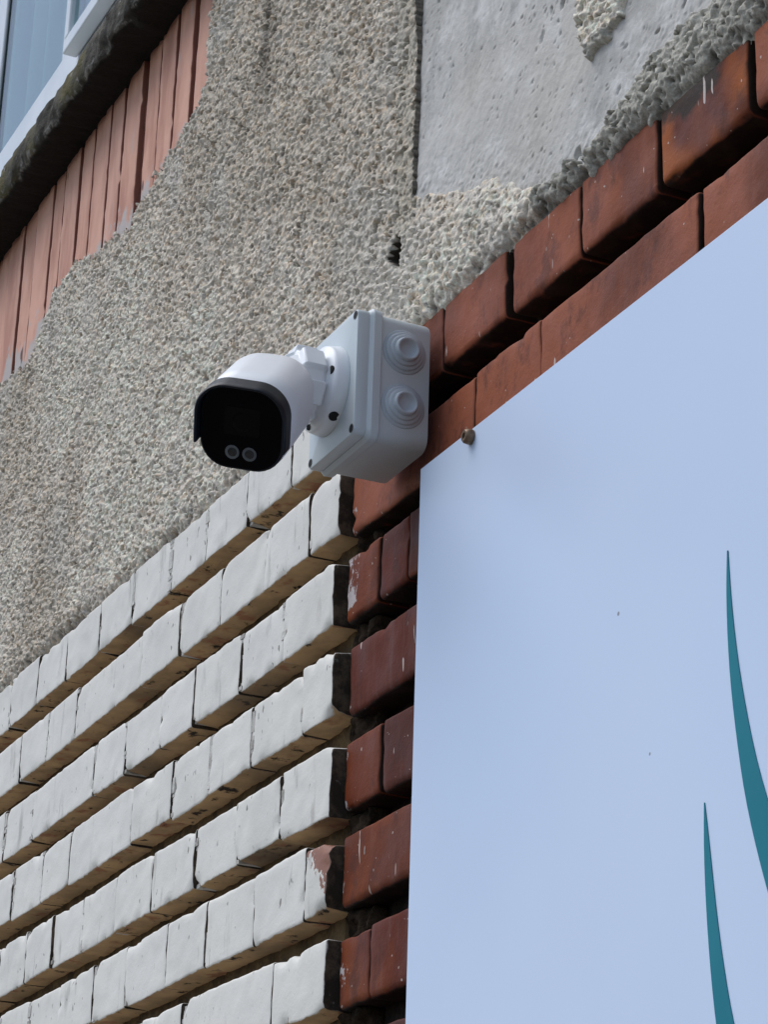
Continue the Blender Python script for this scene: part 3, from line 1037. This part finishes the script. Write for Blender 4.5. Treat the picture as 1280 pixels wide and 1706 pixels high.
v, f = stroke(list(zip(sm5(lx), zA)), list(zip(sm5(rx), zA)))
mk('emblem_stroke', v, f, M['teal'], sign, smooth=False)
zB = np.linspace(-552, -1050, 34)
LB = [(706, -552), (704.5, -575), (705.5, -614), (708.5, -654), (713.5, -695), (719, -725), (740, -800), (790, -920), (870, -1050)]
RB = [(706.6, -552), (711.5, -580), (714, -598), (719, -633), (728, -677), (738, -715), (770, -795), (835, -910), (930, -1050)]
lx = np.interp(-zB, [-q[1] for q in LB], [q[0] for q in LB])
rx = np.interp(-zB, [-q[1] for q in RB], [q[0] for q in RB])
v, f = stroke(list(zip(sm5(lx), zB)), list(zip(sm5(rx), zB)))
mk('emblem_stroke', v, f, M['teal'], sign, smooth=False)
for sx_, sz_ in ((321, -118), (1180, -122), (1700, -122)):
    mb = MB()
    v, f = lathe((sx_, PY, sz_), (0, -1, 0), [(-20, 3.5), (0.2, 3.5), (0.2, 7), (2, 7.4), (6.5, 6.8), (8.4, 5.2), (8.4, 3.0), (6.0, 2.6)], 20)
    mb.add(v, f)
    so = mb.build('screw', M['bronze'], sign)
    finish(so, 40)
    v, f = lathe((sx_, PY, sz_), (0, -1, 0), [(6.1, 2.5), (6.4, 2.5)], 14)
    mk('screw_recess', v, f, M['black_hole'], so, smooth=False)

# ------------------------------------------------------------------ junction box
BC = np.array([150.0, 0, -16.0])
jb = thing('junction_box', 'grey plastic electrical junction box on the wall corner carrying the white camera', 'junction box', (150, 6, -16))


def rings_box(prof, n=7):
    rs = []
    for y, hw, hh, r in prof:
        o = rrect(hw * 2, hh * 2, r, n)
        rs.append(np.stack([BC[0] + o[:, 0], np.full(len(o), y), BC[2] + o[:, 1]], 1))
    return rs


v, f = loft(rings_box([(0.5, 51.6, 67.2, 13), (-1.5, 52.2, 67.6, 13), (-46, 53.0, 66.8, 11), (-53, 53.2, 66.6, 11)]))
bo = mk('body', v, f, M['box'], jb)
finish(bo, 40)
v, f = loft(rings_box([(-52.5, 55.6, 68.6, 10), (-53.5, 56.6, 69.4, 10), (-61.3, 56.9, 69.6, 9.5), (-62.0, 56.5, 69.2, 9.5), (-65.2, 54.4, 66.6, 8)]))
ri = mk('rim', v, f, M['box'], jb)
finish(ri, 30)
v, f = loft(rings_box([(-65.0, 53.6, 65.6, 7), (-67.2, 54.0, 66.0, 6.5), (-76.0, 53.8, 65.6, 6), (-77.5, 53.2, 65.0, 5.5), (-78.0, 52.2, 64.0, 5)]))
li = mk('lid', v, f, M['box'], jb)
finish(li, 40)
for dx in (-1, 1):
    for dz in (-1, 1):
        c = (BC[0] + dx * 48.0, -78.0, BC[2] + dz * 59.5)
        v, f = lathe(c, (0, -1, 0), [(-.5, 4.6), (.25, 4.6), (.3, 3.8), (-.3, 3.6)], 18)
        s_ = mk('lid_screw', v, f, M['steel'], li)
        v, f = lathe(c, (0, -1, 0), [(.0, 3.7), (.36, 3.7)], 16)
        mk('screw_recess', v, f, M['black_hole'], s_, smooth=False)


def grommet(c, w):
    prof = [(-2, 23.2), (.6, 23.2), (1.5, 22.4), (1.7, 20.2), (3.3, 19.8), (4.2, 18.9), (4.4, 16.6), (6.2, 16.2), (7.0, 15.4), (7.2, 12.9), (8.8, 12.5), (10.6, 12.0), (11.5, 11.3), (11.5, 9.9), (10.6, 9.0), (7.8, 7.2), (6.9, 4.4), (6.6, .8)]
    v, f = lathe(c, w, prof, 40)
    g = mk('grommet', v, f, M['rubber'], jb)
    finish(g, 62)
    return g


sidex = BC[0] + 52.4
for zc in (13.5, -43.5):
    grommet((sidex, -27.5, zc), (1, 0, 0))
    grommet((BC[0] - 52.4, -27.5, zc), (-1, 0, 0))
for xo in (-26, 26):
    grommet((BC[0] + xo, -27.5, BC[2] + 67), (0, 0, 1))
v, f = lathe((BC[0], -27.5, BC[2] - 66.6), (0, 0, -1), [(-2, 20), (.4, 20), (1.2, 19), (1.3, 16), (.9, 15), (.9, 2)], 36)
kk = mk('knockout', v, f, M['box'], jb)
finish(kk, 50)

# ------------------------------------------------------------------ security camera
cc = thing('security_camera', 'small white bullet camera with a black square front on the lid of the grey box', 'security camera', (148, -78, -17))
bc = np.array([146.0, -78.0, -17.0])
# mounting base with screw holes
v, f = lathe(bc, (0, -1, 0), [(0, 44.5), (1, 45), (11, 43.5), (13.5, 42.6), (15, 40.5), (17.0, 34), (20, 29), (26, 27), (34, 26.5)], 64)
ba = mk('base_plate', v, f, M['white_plastic'], cc)
finish(ba, 45)
for ang in (8, 128, 248):
    a = math.radians(ang)
    c = bc + np.array([36.5 * math.cos(a), -14.9, 36.5 * math.sin(a)])
    v, f = lathe(c, (0, -1, 0), [(-1, 4.5), (1.75, 4.5)], 18)
    mk('screw_hole', v, f, M['black_hole'], ba, smooth=False)
# notch for the cable at the foot of the base rim
v, f = lathe(bc + np.array([24.5, -6.5, -36.5]), (.557, 0, -.83), [(-6, 5.2), (.7, 5.2)], 18)
mk('cable_notch', v, f, M['black_hole'], ba, smooth=False)

# locking collar with raised lugs
J = np.array([147.0, -130.0, -18.0])
n = 6
ang, rad = [], []
for k in range(n):
    for da, rr in ((-17, 39.0), (17, 39.0), (21, 33.2), (39, 33.2)):
        ang.append(math.radians(k * 60 + da + 28))
        rad.append(rr)
ang, rad = np.array(ang), np.array(rad)
rw, uw, dw = np.array([1.0, 0, 0]), np.array([0, 0, 1.0]), np.array([0, -1.0, 0])
cb = bc + np.array([0, -19, 0])
rings = []
for h, sc in ((0, .90), (1.5, .97), (3, 1.0), (22, 1.0), (24, .97), (26, .80), (34, .66)):
    rings.append(cb + dw * h + np.outer(np.cos(ang) * rad * sc, rw) + np.outer(np.sin(ang) * rad * sc, uw))
v, f = loft(rings)
co_ = mk('collar', v, f, M['white_plastic'], cc)
finish(co_, 14, bevel=.7)

# body frame
Fc = np.array([215.8, -195.0, -106.8])
bdir = Fc - J
Lb = float(np.linalg.norm(bdir))
rr_, uu_, bb_ = axes(bdir)
ROLL = math.radians(-15)
rr_, uu_ = rr_ * math.cos(ROLL) + uu_ * math.sin(ROLL), uu_ * math.cos(ROLL) - rr_ * math.sin(ROLL)


def sec(t, w, h, r, dy=0.0, n=9):
    o = rrect(w, h, r, n)
    return Fc + bb_ * t + np.outer(o[:, 0], rr_) + np.outer(o[:, 1] + dy, uu_)


v, f = loft([sec(-Lb - 8, 40, 40, 19.5), sec(-Lb + 6, 50, 50, 24.5), sec(-Lb + 14, 56, 55, 27), sec(-Lb + 19, 66, 64, 29), sec(-Lb + 25, 75, 72, 30), sec(-Lb + 33, 81, 77, 30), sec(-Lb + 44, 83.7, 79.3, 29.5), sec(-40, 84, 82.5, 29), sec(-9, 84, 84, 29), sec(-8, 82, 82, 28)])
bo = mk('body', v, f, M['white_plastic'], cc)
finish(bo, 50)
# seam ring
v, f = loft([sec(-8.2, 80.5, 82, 27.5, -1.5), sec(-2.0, 80.5, 82, 27.5, -1.5), sec(-.6, 79.5, 81, 27, -1.5), sec(0, 77.5, 79, 26, -1.5)])
fm_ = mk('front_module', v, f, M['black_plastic'], cc)
finish(fm_, 50)
v, f = loft([sec(-.2, 76, 77.5, 25.5, -1.5), sec(.35, 76, 77.5, 25.5, -1.5)])
fg = mk('front_glass', v, f, M['black_glass'], cc, smooth=False)
# hood: U-shaped black shell round the top and the sides
o = rrect(87.5, 86.5, 30.5, 13)
i_ = rrect(81.5, 80.5, 27.5, 13)
cut = -17.5
n = len(o)


sel = [q for q in range(n) if o[q][1] > cut]
k0 = next(q for q in sel if o[q - 1][1] <= cut)
sel = [(k0 + q) % n for q in range(n) if o[(k0 + q) % n][1] > cut]


def hood_outline(p):
    return np.array([(p[sel[0]][0], cut)] + [tuple(p[q]) for q in sel] + [(p[sel[-1]][0], cut)])


ho, hi_ = hood_outline(o), hood_outline(i_)


def to3(p, t):
    return Fc + bb_ * t + np.outer(p[:, 0], rr_) + np.outer(p[:, 1], uu_)


A = [to3(ho, -10), to3(ho, 4), to3(ho * .985 + hi_ * .015, 8.5), to3(.7 * ho + .3 * hi_, 10), to3(hi_, 9.5), to3(hi_, -9)]
k = len(ho)
v = np.concatenate(A)
f = []
for a in range(len(A)):
    b = (a + 1) % len(A)
    for j in range(k - 1):
        f.append((a * k + j, a * k + j + 1, b * k + j + 1, b * k + j))
f.append(tuple(a * k for a in range(len(A))))
f.append(tuple(a * k + k - 1 for a in reversed(range(len(A)))))
hd = mk('hood', v, f, M['black_plastic'], cc)
finish(hd, 35)

for xo in (-8.3, 8.3):
    c = Fc + rr_ * xo + uu_ * -25.5
    v, f = lathe(c, bb_, [(.2, 6.9), (.9, 6.7), (1.1, 5.9), (.6, 5.0), (.45, 4.4)], 28)
    lr = mk('light_ring', v, f, M['lens_ring'], cc)
    finish(lr, 40)
    v, f = lathe(c, bb_, [(.46, 4.3), (1.0, 3.6), (1.3, 2.2), (1.4, .5)], 24)
    mk('light_lens', v, f, M['lens'], lr)
# camera window: a faint rounded square with the lens behind it
v, f = loft([Fc + bb_ * t_ + np.outer(o_[:, 0], rr_) + np.outer(o_[:, 1] + 5.5, uu_) for t_, o_ in ((.3, rrect(35, 28, 4)), (.75, rrect(34.4, 27.4, 4)))])
lw_ = mk('lens_window', v, f, M['black_lens'], cc, smooth=False)
v, f = lathe(Fc + uu_ * 5.5, bb_, [(.7, 9.5), (.95, 9.2), (1.2, 6), (1.35, 3), (1.4, .6)], 36)
mk('lens', v, f, M['black_lens'], lw_)
